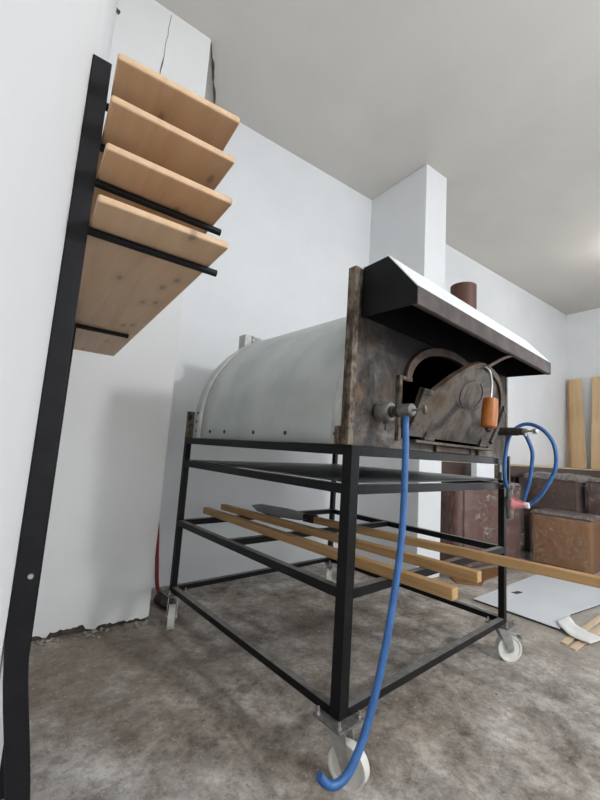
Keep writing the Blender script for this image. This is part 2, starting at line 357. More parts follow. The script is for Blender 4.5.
# casters
def caster(cx, cy, ang, brake=False):
    bm = B((cx-.055,cx+.055,cy-.055,cy+.055,H-.006,H))
    pl = link('foot_plate', bm, 'cast', st, .001)
    for sx in (-1,1):
        for sy in (-1,1):
            bm = bmesh.new(); lathe(bm, [(0,.004),(.002,.004),(.022,.0038),(.0225,.003)], (cx+sx*.043, cy+sy*.043, H-.002), (0,0,1), 10)
            lathe(bm, [(0,.0075),(.006,.0075)], (cx+sx*.043, cy+sy*.043, H-.0005), (0,0,1), 6)
            link('bolt', bm, 'zinc', pl)
    d = Vector((math.cos(ang), math.sin(ang), 0)); ax = Vector((-math.sin(ang), math.cos(ang), 0))   # d: trail direction, ax: wheel axle
    c = Vector((cx,cy,0)) + d*.038; wr = .058; c.z = wr
    bm = bmesh.new()
    lathe(bm, [(0,.024),(.004,.03),(.016,.03),(.02,.024)], (cx,cy,H-.026), (0,0,1), 20)
    for s in (-1,1):
        o = ax*s*.022
        top = Vector((cx,cy,H-.024))
        poly = [top+o-d*.026, top+o+d*.034, c+o+d*.016+Vector((0,0,.004)), c+o+d*.008-Vector((0,0,.013)), c+o-d*.008-Vector((0,0,.013)), c+o-d*.016+Vector((0,0,.004))]
        prism(bm, poly, ax*s*.003)
    q = Vector((cx,cy,H-.024)); prism(bm, [q-d*.026-ax*.025, q+d*.034-ax*.025, q+d*.034+ax*.025, q-d*.026+ax*.025], (0,0,.004))
    lathe(bm, [(0,.008),(.058,.008)], c-ax*.029, ax, 6)
    f = link('caster', bm, 'zinc', st, .0006)
    bm = bmesh.new()
    lathe(bm, [(-.0165,.016),(-.0155,.018),(-.010,.022),(-.010,.048),(-.016,.052),(-.016,.059),(-.012,wr),(.012,wr),(.016,.059),(.016,.052),(.010,.048),(.010,.022),(.0155,.018),(.0165,.016)], c, ax, 40)
    link('wheel', bm, 'nylon', f, smooth=True)
    if brake:
        bm = bmesh.new(); p = Vector((cx,cy,H-.040)) + d*.036
        prism(bm, [p-ax*.02, p+ax*.02, p+ax*.022+d*.052-Vector((0,0,.006)), p-ax*.022+d*.052-Vector((0,0,.006))], (0,0,.004))
        prism(bm, [p-ax*.022+d*.052-Vector((0,0,.006)), p+ax*.022+d*.052-Vector((0,0,.006)), p+ax*.02+d*.060-Vector((0,0,.034)), p-ax*.02+d*.060-Vector((0,0,.034))], d*.003)
        link('brake_lever', bm, 'zinc', f, .001)
caster(.02,.02, math.radians(-74)); caster(U-.02,.02, math.radians(-38), True)
caster(.02,V-.02, math.radians(243)); caster(U-.02,V-.02, math.radians(40), True)
# gusset bracket below the top rail by the right leg, and the small loose bar clamped beside it
link('bracket', B((U-.075,U-W,.004,.010,H+.70,H+.768),(U-.075,U-.058,-.006,.010,H+.69,H+.73)), 'cast', st, .001)

# sheet of steel lying on the second tier
bm = bmesh.new(); nx, ny = 14, 14; z = H+.677
g = [[bm.verts.new((.012+(U-.024)*i/nx, .012+(V-.024)*j/ny, z+.0045+.010*math.sin(PI*i/nx)*math.sin(PI*j/ny)*0 + .012*(i/nx)**2*(1-.4*j/ny))) for j in range(ny+1)] for i in range(nx+1)]
for i in range(nx):
    for j in range(ny): bm.faces.new((g[i][j], g[i+1][j], g[i+1][j+1], g[i][j+1]))
o = link('metal_sheet', bm, 'sheet', smooth=True); o.rotation_euler.z = RZ
md = o.modifiers.new('thick','SOLIDIFY'); md.thickness = .002; md.offset = 0
tag(o, 'thin dull steel sheet lying on the upper tier of the trolley beneath the oven', 'metal sheet')

# ------------------------------------------------------------------ oven
ov = thing('pizza_oven', 'dome-backed pizza oven with sooty front and hood standing on the black trolley', 'oven', (0,0,0), RZ)
ZB = H+T; UC = .6; RD = .595
def arch_profile(r_u, h, zs, n=40, z0=ZB+.002):
    p = [(UC-r_u, z0)]
    for k in range(n+1):
        a = PI - PI*k/n; p.append((UC + r_u*math.cos(a), zs + h*math.sin(a)))
    p.append((UC+r_u, z0)); return p
def shell(name, prof, v0, v1, mat, parent, th, nv=1):
    bm = bmesh.new(); rows = []
    for j in range(nv+1):
        v = v0+(v1-v0)*j/nv; rows.append([bm.verts.new((u, v, z)) for u, z in prof])
    for a, b in zip(rows, rows[1:]):
        for i in range(len(a)-1): bm.faces.new((a[i], a[i+1], b[i+1], b[i]))
    o = link(name, bm, mat, parent, smooth=True)
    md = o.modifiers.new('thick','SOLIDIFY'); md.thickness = th; md.offset = 0; return o
HD = .58; ZS = 1.05
shell('dome', arch_profile(RD, HD, ZS), .05, 1.09, 'galv', ov, .003, 6)
shell('rear_flange', arch_profile(RD+.004, HD+.004, ZS), 1.035, 1.075, 'galv_strip', ov, .004)
shell('front_flange', arch_profile(RD+.004, HD+.004, ZS), .045, .095, 'galv_strip', ov, .004)
shell('rear_cover', arch_profile(RD-.006, HD-.006, ZS), 1.07, 1.14, 'galv', ov, .004)
bm = bmesh.new(); pr = arch_profile(RD-.008, HD-.008, ZS); prism(bm, [(u,1.132,z) for u, z in pr], (0,.006,0)); link('back_plate', bm, 'galv', ov)
for v, z in ((.94,1.008),(.80,1.008),(.56,1.008),(.345,1.008),(.08,1.008),(1.095,1.01),(1.10,1.06),(1.095,1.105)):
    bm = bmesh.new(); lathe(bm, [(0,.0085),(.003,.0085),(.005,.006),(.006,.003)], (UC-RD-.001 if v < 1.02 else UC-RD+.003, v, z), (-1,0,0), 14); link('rivet', bm, 'dark_cast', ov, smooth=True)
# angle iron at the rear left corner of the body
link('corner_angle', B((-.002,.03,V-.034,V-.030,ZB,ZB+.145),(-.002,.002,V-.034,V-.004,ZB,ZB+.145)), 'rust', ov, .001)
# exhaust stub with foil behind the crown of the dome
bm = B((.262,.306,1.10,1.11,1.51,1.607),(.262,.270,1.11,1.17,1.51,1.607),(.298,.306,1.11,1.17,1.51,1.607)); link('vent_box', bm, 'zinc', ov, .001)
bm = bmesh.new(); rows = []
for i in range(7):
    t = i/6; rows.append([Vector((.312+.16*t, 1.12+.05*math.sin(k/12*2*PI)*(1-.3*t), 1.582+.0*t+.030*math.cos(k/12*2*PI)*(1-.55*t))) for k in range(12)])
vs = [[bm.verts.new(p + Vector([noise.noise(p*60+Vector((s,0,0)))*.010 for s in (0,7,13)])) for p in r] for r in rows]
for a, b in zip(vs, vs[1:]):
    for k in range(12): bm.faces.new((a[k], a[(k+1)%12], b[(k+1)%12], b[k]))
bm.faces.new(vs[0]); bm.faces.new(vs[-1]); link('foil_wrap', bm, 'foil', ov)

# front plate with the arched mouth
ML, MR, MZ0, MZ1 = .245, .955, 1.012, 1.228
def mouth(gr=0):
    p = [(ML-gr,MZ0-gr),(ML-gr,MZ1+gr*.6),(.303-gr,MZ1+gr*.6)]
    for k in range(25):
        a = PI - PI*k/24; p.append((UC+(.297+gr)*math.cos(a), 1.229+(.145+gr)*math.sin(a)))
    p += [(.897+gr,MZ1+gr*.6),(MR+gr,MZ1+gr*.6),(MR+gr,MZ0-gr)]; return p
bm = bmesh.new()
PL, PR_, PT = .0, 1.205, 1.568
outer = [(PL,ZB+.001),(PL,PT),(PR_,PT),(PR_,ZB+.001)]
def loop(pts, v):
    vs = [bm.verts.new((u,v,z)) for u, z in pts]; return [bm.edges.new((vs[i], vs[(i+1)%len(vs)])) for i in range(len(vs))]
es = loop(outer, .004) + loop(mouth(), .004)
bmesh.ops.triangle_fill(bm, use_beauty=True, edges=es)
r = bmesh.ops.extrude_face_region(bm, geom=bm.faces[:])
for v in [g for g in r['geom'] if isinstance(g, bmesh.types.BMVert)]: v.co.y += .008
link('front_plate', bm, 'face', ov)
link('edge_strip', B((-.026,-.001,-.004,.030,ZB+.001,PT-.004)), 'rust', ov, .002)
link('edge_strip', B((PR_+.001,PR_+.02,.0,.030,ZB+.001,PT-.004)), 'rust', ov, .002)
link('corner_shim', B((-.034,-.004,.031,.052,ZB+.001,ZB+.06)), 'rust', ov, .006)
# mouth: rim, jamb, soot-black chamber behind
bm = bmesh.new(); a_in, a_out = [], []
for k in range(25):
    a = PI - PI*k/24; a_in.append((UC+.297*math.cos(a), 1.229+.145*math.sin(a))); a_out.append((UC+.330*math.cos(a), 1.229+.178*math.sin(a)))
ring_pts = a_in + list(reversed(a_out)); prism(bm, [(u,-.014,z) for u, z in ring_pts], (0,.018,0)); link('arch_rim', bm, 'rim', ov, .002)
link('jamb', B((ML-.016,ML+.002,-.012,.004,MZ0-.01,MZ1+.012),(ML-.016,.31,-.012,.004,MZ1-.002,MZ1+.012)), 'rust', ov, .002)
link('jamb', B((MR-.002,MR+.016,-.012,.004,MZ0-.01,MZ1+.012),(.89,MR+.016,-.012,.004,MZ1-.002,MZ1+.012)), 'rust', ov, .002)
bm = bmesh.new(); mp_ = mouth(.03); n0 = [bm.verts.new((u,.012,z)) for u, z in mp_]; n1 = [bm.verts.new((u,.75,z)) for u, z in mp_]
for i in range(len(n0)): j = (i+1)%len(n0); bm.faces.new((n0[i], n0[j], n1[j], n1[i]))
bm.faces.new(n1); link('fire_chamber', bm, 'soot', ov)
link('hearth_ledge', B((.30,.955,-.040,.003,MZ0-.012,MZ0-.001)), 'door', ov, .002)
link('ash_plate', B((.49,.80,-.006,.003,.976,.998),(.49,.506,-.012,.003,.9745,1.0),(.785,.80,-.012,.003,.9745,1.0),(.86,.874,-.012,.003,.9745,1.0)), 'rim', ov, .002)

# door: hinged at the foot, tipped forward and held by a rod from the hood
al = math.radians(20); HZ = 1.016
dm = Matrix.Translation((0,-.022,HZ)) @ Matrix.Rotation(al,4,'X')       # door local: x = u, z = height, y = thickness
def dp(u, h, y=0): return dm @ Vector((u,y,h))
def darch(g=0):       # slightly slumped arch: flatter shoulder on the left, full on the right
    p = []
    for k in range(29):
        t = k/28
        if t < .5: x = t/.5; p.append((.318+g+(.285-g)*x, .176+(.166-g)*(1-(1-x)**1.55)))
        else: a = PI/2*(1-(t-.5)/.5); p.append((.603+(.300-g)*math.cos(a), .150+(.192-g)*math.sin(a)))
    return p
dprof = [(.262,.008),(.262,.172),(.314,.176)] + darch() + [(.938,.150),(.938,.008)]
bm = bmesh.new(); prism(bm, [dp(u,h,-.003) for u, h in dprof], dm.to_3x3() @ Vector((0,.006,0))); door = link('door', bm, 'door', ov)
bm = bmesh.new(); o_ = darch(-.004); i_ = darch(.016)
prism(bm, [dp(u,h,-.012) for u, h in o_+list(reversed(i_))], dm.to_3x3() @ Vector((0,.024,0)))
link('door_rim', bm, 'door_rim', door, .002)
bm = bmesh.new(); box(bm, .255,.272,-.012,.010,.06,.178, dm); box(bm, .255,.325,-.012,.010,.168,.186, dm); link('door_stop', bm, 'door', door, .002)
for u in (.40,.855):
    bm = bmesh.new(); tube(bm, [(u-.035,-.024,HZ+.004),(u+.035,-.024,HZ+.004)], .011, 12); box(bm, u-.03,u+.03,-.008,.004,.0,.034, dm); link('hinge', bm, 'door', door, smooth=True)
# handle: wire with turned wooden grip, hung from the door's crown
bm = bmesh.new(); tube(bm, smooth_path([(.585,-.160,1.318),(.592,-.174,1.300),(.604,-.176,1.262),(.606,-.174,1.225),(.603,-.172,1.185)],6), .0045, 8)
hw = link('handle_wire', bm, 'zinc', door, smooth=True)
bm = bmesh.new(); lathe(bm, [(0,.018),(.004,.027),(.055,.030),(.112,.029),(.118,.024),(.119,.010)], (.604,-.172,1.196), (-.10,.02,-1), 24)
link('handle_grip', bm, 'handle', hw, smooth=True)
bm = bmesh.new(); lathe(bm, [(0,.014),(.012,.013),(.018,.006)], (.592,-.170,1.080), (-.10,.02,-1), 14); link('handle_nut', bm, 'rim', hw, smooth=True)
bm = bmesh.new(); c = dp(.585,.21,-.012); ux = Vector((1,0,0)); uz = dm.to_3x3() @ Vector((0,0,1))
tube(bm, [c + ux*.088*math.cos(t) + uz*.058*math.sin(t) for t in [math.radians(100+k*12) for k in range(28)]], .0028, 6); link('wire_loop', bm, 'dark_cast', door)
bm = bmesh.new(); tube(bm, [(.99,-.02,1.205),(.935,-.085,1.195),(.90,-.10,1.175),(.835,-.10,1.09),(.78,-.098,1.03)], .009, 8); lathe(bm, [(0,.018),(.028,.018)], (.918,-.108,1.19), (0,1,0), 12); link('latch_bar', bm, 'dark_cast', door, smooth=True)

# hood
UL, UR = .015, 1.19
prof = [(0.0,PT+.002),(-.10,PT+.010),(-.209,1.447),(-.209,1.392),(-.0,1.397)]
hb = bmesh.new(); prism(hb, [(UL,v,z) for v, z in prof], (.004,0,0)); hood = link('hood', hb, 'hood_black', ov)
hb = bmesh.new(); prism(hb, [(UR-.004,v,z) for v, z in prof], (.004,0,0)); link('hood_cheek', hb, 'hood_black', hood)
bm = bmesh.new()
def hq(a, b, t=.003, u0=UL, u1=UR):
    (v0,z0), (v1,z1) = a, b; nrm = Vector((0, z1-z0, -(v1-v0))).normalized()*t
    prism(bm, [(u0,v0,z0),(u1,v0,z0),(u1,v1,z1),(u0,v1,z1)], nrm)
hq(prof[0], prof[1]); hq(prof[1], prof[2]); link('hood_top', bm, ['hood_top'], hood)
bm = bmesh.new(); hq(prof[2], prof[3]); box(bm, UL,UR,-.209,-.195,1.390,1.393); link('hood_lip', bm, 'hood_lip', hood)
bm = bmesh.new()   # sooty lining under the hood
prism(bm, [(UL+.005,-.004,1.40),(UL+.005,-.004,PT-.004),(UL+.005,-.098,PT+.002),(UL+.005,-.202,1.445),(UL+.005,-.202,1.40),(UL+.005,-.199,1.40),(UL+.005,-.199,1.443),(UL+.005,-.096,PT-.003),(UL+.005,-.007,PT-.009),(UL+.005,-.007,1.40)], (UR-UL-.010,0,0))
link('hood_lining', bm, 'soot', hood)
bm = bmesh.new(); lathe(bm, [(0,.053),(.118,.053),(.118,.050),(.02,.050)], (.618,-.050,PT+.006), (0,0,1), 32); link('flue', bm, 'flue', ov, smooth=True)
bm = bmesh.new(); tube(bm, smooth_path([(.755,-.203,1.398),(.70,-.185,1.375),(.655,-.168,1.348),(.61,-.158,1.322),(.595,-.168,1.308)],5), .0065, 8); link('stay_rod', bm, 'rim', hood, smooth=True)

# burners
def burner(u, z, left):
    bm = bmesh.new()
    if left: lathe(bm, [(0,.030),(.003,.033),(.045,.033),(.050,.030),(.050,.012)], (u,-.002,z), (0,-1,0), 24)
    else: lathe(bm, [(0,.021),(.085,.020),(.088,.012)], (u,-.002,z), (0,-1,0), 24)
    b0 = link('burner', bm, 'cast' if left else 'dark_cast', ov, smooth=True)
    s = .05 if left else .06
    bm = bmesh.new(); lathe(bm, [(0,.020),(.012,.020),(.015,.015),(.024,.015),(.026,.020),(.036,.019),(.040,.013)] if left else [(0,.014),(.03,.012),(.033,.018),(.045,.018),(.048,.012)], (u,-s,z), (0,-1,0), 20); link('air_collar', bm, 'dark_cast', b0, smooth=True)
    s2 = s+.034; bm = bmesh.new(); lathe(bm, [(0,.016),(.002,.021),(.046,.021),(.050,.017),(.050,.005)] if left else [(0,.012),(.02,.013),(.03,.011)], (u,-s2,z+.003), (0,-1,0), 22); link('nozzle', bm, 'cast', b0, smooth=True)
    s3 = s2+(.046 if left else .026); bm = bmesh.new(); lathe(bm, [(0,.0045),(.040,.0045)], (u,-s3,z+.003), (0,-1,0), 10)
    if left:
        c = Vector((u,-s3-.044,z+.002)); lathe(bm, [(-.004,.011),(-.003,.015),(.003,.015),(.004,.011)], c, (.95,-.75,.1), 18)
    else: lathe(bm, [(0,.012),(.016,.013),(.02,.009)], (u,-s3-.030,z+.002), (0,-1,0), 14)
    link('needle_valve', bm, 'brass' if left else 'zinc', b0, smooth=True)
    bm = bmesh.new(); tube(bm, [(u,-.108 if left else -.115,z-.004),(u,-.108 if left else -.117,z-.036 if left else z-.022)], .0095, 12); link('hose_nipple', bm, 'zinc', b0, smooth=True)
    if left:
        bm = bmesh.new(); lathe(bm, [(0,.009),(.012,.009)], (u,-.03,z-.03), (0,0,-1), 6); tube(bm, [(u,-.03,z-.04),(u,-.03,z-.062)], .004, 8); link('set_screw', bm, 'dark_cast', b0)
burner(.128, 1.092, True); burner(1.13, 1.106, False)

# ------------------------------------------------------------------ hoses and valve
def cart_thing(o, *a, **k): o.rotation_euler.z = RZ; return tag(o, *a, **k)
bm = bmesh.new()
tube(bm, smooth_path([(.128,-.108,1.075),(.126,-.110,1.03),(.126,-.112,.966),(.112,-.118,.726),(.066,-.126,.535),(.012,-.130,.365),(-.046,-.132,.240),(-.093,-.132,.178),(-.128,-.128,.155),(-.160,-.118,.155),(-.186,-.108,.180)],8), .0105, 14)
cart_thing(link('gas_hose', bm, 'blue', smooth=True), 'blue gas hose hanging from the left burner down past the near wheel', 'hose')
bm = bmesh.new()
tube(bm, smooth_path([(1.13,-.116,1.094),(1.135,-.122,1.075),(1.148,-.135,1.03),(1.152,-.139,.985),(1.155,-.127,.889),(1.165,-.108,.826),(1.182,-.088,.773)],8), .0092, 12)
cart_thing(link('gas_hose', bm, 'blue', smooth=True), 'short blue hose dropping from the right burner to the red valve', 'hose')
bm = bmesh.new()
tube(bm, smooth_path([(1.20,-.100,.748),(1.203,-.118,.765),(1.205,-.150,.797),(1.207,-.187,.862),(1.208,-.217,.934),(1.208,-.222,1.003),(1.207,-.206,1.072),(1.206,-.164,1.125),(1.204,-.107,1.150),(1.195,-.058,1.134),(1.160,-.030,1.078),(1.136,-.022,.988),(1.128,-.020,.914),(1.135,-.020,.86),(1.160,-.022,.825)],8), .0092, 12)
cart_thing(link('gas_hose', bm, 'blue', smooth=True), 'blue hose arching in a wide loop from the red valve to the right leg', 'hose')
vt = thing('gas_valve', 'red-handled gas valve with grey body clamped to the trolley right leg', 'valve', (0,0,0), RZ)
bm = bmesh.new(); lathe(bm, [(0,.014),(.01,.018),(.05,.018),(.06,.022),(.10,.022),(.11,.016),(.145,.014),(.15,.020),(.165,.020)], (1.182,-.024,.675), (0,0,1), 18); link('valve_body', bm, 'cast', vt, smooth=True)
bm = bmesh.new(); lathe(bm, [(0,.030),(.004,.033),(.014,.031),(.020,.024),(.060,.016),(.064,.012)], (1.187,-.030,.752), (.12,-1,0), 22); link('valve_handle', bm, 'red', vt, smooth=True)
bm = bmesh.new(); lathe(bm, [(0,.014),(.012,.015),(.016,.011)], (1.197,-.094,.750), (.1,-1,0), 14); link('hose_nut', bm, 'paper', vt, smooth=True)
link('clamp_bar', B((U-.002,U+.014,-.014,-.002,.838,.985)), 'dark_cast', vt, .002)

# ------------------------------------------------------------------ battens and peel on the middle tier
def pole(p, q, s, zt, label):
    p, q = Vector(p), Vector(q); d = q-p; L = d.length; a = math.atan2(-d.x, d.y)
    bm = B((-s/2,s/2,0,L,0,s)); o = link('wooden_batten', bm, 'pole', bevel=.003)
    m = Matrix.Rotation(RZ,4,'Z') @ Matrix.Translation((p.x,p.y,zt)) @ Matrix.Rotation(a,4,'Z')
    o.matrix_world = m; return tag(o, label, 'batten')
ZM = H+.362
pole((.235,-.226),(.235,1.335), .036, ZM, 'tan wooden batten on the middle tier, the one nearest the left side of the trolley')
pole((.478,-.19),(.402,1.42), .036, ZM, 'tan wooden batten on the middle tier between the other batten and the peel')
pe = thing('pizza_peel', 'long-handled peel with dark metal blade lying across the middle tier and sticking out', 'peel', (0,0,0), RZ)
p, q = Vector((.662,.86,0)), Vector((.850,-.58,0)); d = (q-p).normalized(); n = Vector((-d.y,d.x,0))
bm = bmesh.new(); zz = ZM+.001
prism(bm, [p+n*.019, p-n*.019, q-n*.019, q+n*.019], (0,0,.036))
for v in bm.verts: v.co.z += zz
link('handle', bm, 'pole', pe, .004)
bm = bmesh.new(); prism(bm, [p+n*.024-d*.05, p-n*.024-d*.05, p-n*.024+d*.03, p+n*.024+d*.03], (0,0,.043))
for v in bm.verts: v.co.z += zz
link('ferrule', bm, 'char', pe, .004)
bm = bmesh.new()
prism(bm, [(.640,.872,0),(.700,.880,0),(.770,1.00,0),(.770,1.20,0),(.69,1.40,0),(.60,1.385,0),(.515,1.20,0),(.525,1.02,0),(.590,.895,0)], (0,0,.004))
for v in bm.verts: v.co.z += zz + .012 + max(0, v.co.y-.9)*.02
link('blade', bm, 'blade', pe)

# ------------------------------------------------------------------ wall rack with four proving boards
RY0, RY1 = -.228, .42
rk = thing('board_rack', 'black square-tube wall rack with arms holding four pale boards', 'rack', (0,0,0))
def bow(z): t = max(0, .70-z); return .036*(1-math.exp(-(t/.21)**2.2)) if t < .5 else .036*(1-math.exp(-(.5/.21)**2.2))
for y in (RY0, RY1):
    x0 = xw(y)+.0005; bm = bmesh.new(); rows = []
    zs = [0.0+1.577*i/44 for i in range(45)]
    for z in zs:
        b_ = bow(z) if y == RY0 else 0
        rows.append([bm.verts.new(c) for c in ((x0+b_,y,z),(x0+.029+b_,y,z),(x0+.029+b_,y+.028,z),(x0+b_,y+.03,z))])
    for a, b in zip(rows, rows[1:]):
        for k in range(4): bm.faces.new((a[k], a[(k+1)%4], b[(k+1)%4], b[k]))
    bm.faces.new(rows[0]); bm.faces.new(list(reversed(rows[-1])))
    po = link('post', bm, 'blackrack', rk, .0015)
    for zb in (1.2835, 1.369, 1.449, 1.527):
        bm = bmesh.new(); ya = y + (.032 if zb > 1.4 and y == RY0 else .010); tube(bm, [(x0+.024,ya,zb-.0062),(-.583 if y == RY0 else -.612,ya,zb-.0066)], .0065, 12); link('arm', bm, 'blackrack', rk, smooth=True)
bm = bmesh.new(); lathe(bm, [(0,.004),(.003,.0035)], (xw(RY0)+.02,RY0,.745), (0,-1,0), 10); link('rivet', bm, 'zinc', rk)
names = ('topmost pale pine board on the wall rack, just below the post top', 'second pale pine board from the top of the wall rack',
         'third pale pine board from the top of the wall rack', 'lowest pale pine board on the wall rack, its whole underside showing')
proto = None
for k, zb in enumerate((1.527,1.449,1.369,1.2835)):
    if proto is None:
        bm = bmesh.new(); L = 1.16; x0, x1 = -.205, 0
        nseg = 1; poly = []
        for cx, cy, a0 in ((x1-.004,.004,-90),(x1-.004,L-.004,0),(x0+.004,L-.004,90),(x0+.004,.004,180)):
            for j in range(4):
                a = math.radians(a0+j*30); poly.append((cx+.004*math.cos(a), cy+.004*math.sin(a), 0))
        prism(bm, poly, (0,0,.012)); o = proto = link('wooden_board', bm, 'pine', bevel=.003)
    else:
        o = proto.copy(); COL.objects.link(o)
    o.location = (-.600 + (.0,-.001,.001,0)[k], -.309 + (0,.003,.002,-.002)[k], zb+.0003); o.rotation_euler.z = (-.052,-.016,-.010,-.014)[k]
    tag(o, names[k], 'board', 'boards on the wall rack')

# ------------------------------------------------------------------ right side of the room
def wrapped(label, x0,x1,y0,y1,z1,mat, top_bulge=.03, rot=0, seed=0):
    c = Vector(((x0+x1)/2,(y0+y1)/2,0)); t = thing('wrapped_ottoman', label, 'ottoman', c, rot, None)
    hx, hy = (x1-x0)/2, (y1-y0)/2
    bm = B((-hx,hx,-hy,hy,.004,z1)); link('body', bm, mat, t, .03, seg=4)
    bm = bmesh.new()
    box(bm, -hx-.010,hx+.010,-hy-.010,hy+.010,.002,z1+.010)
    bmesh.ops.bevel(bm, geom=bm.edges[:], offset=.03, segments=2, affect='EDGES')
    bmesh.ops.subdivide_edges(bm, edges=bm.edges[:], cuts=9, use_grid_fill=True)
    bmesh.ops.recalc_face_normals(bm, faces=bm.faces); bm.normal_update()
    for v in bm.verts:
        q = v.co*9 + Vector((seed*3,0,0)); k = .5+.5*noise.noise(q) ; v.co += v.normal*(k*.012); v.co.z = max(v.co.z, .001)
    link('plastic_wrap', bm, 'film', t, smooth=True)
    bm = bmesh.new(); n = 18   # film bunched over the top
    gx = [[Vector((-hx-.012+(2*hx+.024)*i/n, -hy-.012+(2*hy+.024)*j/n, 0)) for j in range(n+1)] for i in range(n+1)]
    vs = []
    for i in range(n+1):
        rr = []
        for j in range(n+1):
            p = gx[i][j].copy(); e = min(i, j, n-i, n-j)
            zz = z1 + .020 + top_bulge*(.3+.9*abs(noise.noise(p*6+Vector((seed,seed,0)))))*min(1,e/3) + .006*noise.noise(p*15)
            if e == 0: zz = z1 - .004 - (.010+top_bulge*.8)*abs(noise.noise(p*5+Vector((0,0,seed))))
            rr.append(bm.verts.new((p.x,p.y,zz)))
        vs.append(rr)
    for i in range(n):
        for j in range(n): bm.faces.new((vs[i][j], vs[i+1][j], vs[i+1][j+1], vs[i][j+1]))
    link('gathered_wrap', bm, 'filmtop', t, smooth=True)
    return t
a = wrapped('large wrapped brown ottoman beside the white column, behind the trolley right leg', 2.295,3.345,1.085,1.285,.735,'brown1',.020,-.03,1)
b = wrapped('low tan-brown plastic-wrapped ottoman in front, with its face to the oven', 3.385,3.73,.50,1.00,.49,'brown2',.006,.10,2)
c = wrapped('tall dark wrapped ottoman behind the low tan one, crumpled film hanging over its top', 3.80,4.40,.72,1.26,.825,'brown3',.055,0,3)
d = wrapped('dark wrapped ottoman at the right frame edge behind the low tan one', 3.82,4.42,.08,.665,.83,'brown3',.025,.02,4)
# seam piping with nail heads on the front corner of the large one
bm = bmesh.new(); tube(bm, [(-.44,-.108,.03),(-.44,-.108,.72)], .008, 8); link('seam', bm, 'brown3', a)
# flattened brown flap at its foot
bm = bmesh.new(); random.seed(2); prism(bm, [(2.02,.93,0),(2.16,.80,0),(2.30,.86,0),(2.75,.90,0),(2.78,1.03,0),(2.1,1.04,0)], (0,0,.012)); o = link('cardboard_flap', bm, 'brown2', bevel=.003)
tag(o, 'torn brown cardboard flap on the floor before the large wrapped ottoman', 'cardboard')
# table behind
tb = thing('work_table', 'long dark-fronted table behind the wrapped ottomans along the back wall', 'table', (0,0,0))
link('dark_filler_panel', B((2.12,XR-.05,YB-.03,YB-.012,.02,.925)), 'table', tb)  # added panel that darkens the bright gap behind the ottomans
link('tabletop', B((2.06,XR-.01,1.30,YB-.005,.925,.945)), 'tableedge', tb, .002)
link('apron', B((2.08,XR-.03,1.325,1.345,.80,.925),(2.08,2.10,1.345,YB-.03,.80,.925)), 'table', tb, .002)
for x in (2.07,3.45,4.55,XR-.09):
    for y in (1.66,): link('leg', B((x,x+.05,y,y+.05,0,.925)), 'table', tb, .003)
for x in (3.34,4.55,XR-.09): link('leg', B((x,x+.05,1.345,1.395,0,.925)), 'table', tb, .003)
bm = B((-.15,.15,-.03,.03,0,.155)); o = link('carton', bm, 'carton', bevel=.004); o.location = (2.805,1.165,.787); o.rotation_euler.z = -.02
tag(o, 'small white carton on top of the large wrapped ottoman', 'carton')
# planks in the far corner
def plank(y0, y1, h, th, lean, mat, label, name='wooden_plank', tilt=0, x=6.22):
    bm = B((-th/2,th/2,-(y1-y0)/2,(y1-y0)/2,0,h)); o = link(name, bm, mat, bevel=.003)
    o.location = (x, (y0+y1)/2, .947); o.rotation_euler = (tilt, lean, 0); return tag(o, label, 'plank')
plank(1.470,1.660,1.44,.03,.085,'plank','broad yellow plank leaning in the far corner, left of the other broad one',tilt=-.058,x=6.26)
plank(1.17,1.411,1.45,.03,.085,'plank','broad yellow plank cut by the right frame edge, on the table',tilt=.012,x=6.26)
plank(1.690,1.710,1.44,.02,.10,'lath','thin reddish lath at the far left of the leaning planks','wooden_lath',tilt=-.014,x=6.205)
plank(1.652,1.672,.98,.015,.05,'lath','short thin lath half hidden between the tall lath and the left broad plank','wooden_lath',tilt=-.022,x=6.205)
# white sheet on the floor
bm = bmesh.new(); prism(bm, [(1.800,.656,0),(1.832,.140,0),(2.16,.205,0),(2.62,.178,0),(3.30,.16,0),(3.26,.50,0),(2.90,.735,0)], (0,0,.004))
o = link('white_sheet', bm, 'white_board'); o.location.z = .012
tag(o, 'large flat white sheet lying on the concrete floor beyond the right wheel', 'sheet')
bm = bmesh.new(); prism(bm, [(1.812,.650,0),(1.842,.146,0),(2.16,.212,0),(2.60,.186,0),(3.29,.17,0),(3.24,.49,0),(2.90,.722,0)], (0,0,.0115)); link('sheet_backing', bm, 'dark_edge', o); bpy.data.objects['sheet_backing'].location.z = -.012
bm = bmesh.new(); prism(bm, [(2.19,.595,0),(2.27,.585,0),(2.275,.555,0),(2.20,.560,0)], (0,0,.003)); o2 = link('scrap_of_tape', bm, 'dark_edge'); o2.location.z = .0162
tag(o2, 'small dark scrap on the white floor sheet', 'scrap')
# paper strip, two sticks
bm = bmesh.new(); Lp = [(1.945,.200),(1.865,.160),(1.80,.095),(1.765,.030),(1.755,-.035)]; Rp = [(2.075,.182),(2.01,.135),(1.955,.080),(1.92,.020),(1.905,-.060)]
A = []; 
for i, (l, r) in enumerate(zip(smooth_path([(x,y,0) for x, y in Lp],4), smooth_path([(x,y,0) for x, y in Rp],4))):
    row = []
    for k in range(6):
        p = l.lerp(r, k/5); p.z = .022 + .004*math.sin(i*.45+k*.3) + .006*noise.noise(p*22); row.append(bm.verts.new(p))
    A.append(row)
for a_, b_ in zip(A, A[1:]):
    for k in range(5): bm.faces.new((a_[k], a_[k+1], b_[k+1], b_[k]))
o = link('paper_strip', bm, 'paper', smooth=True); md = o.modifiers.new('thick','SOLIDIFY'); md.thickness = .002; md.offset = 0
tag(o, 'curled white paper strip across two pale sticks near the floor sheet', 'paper')
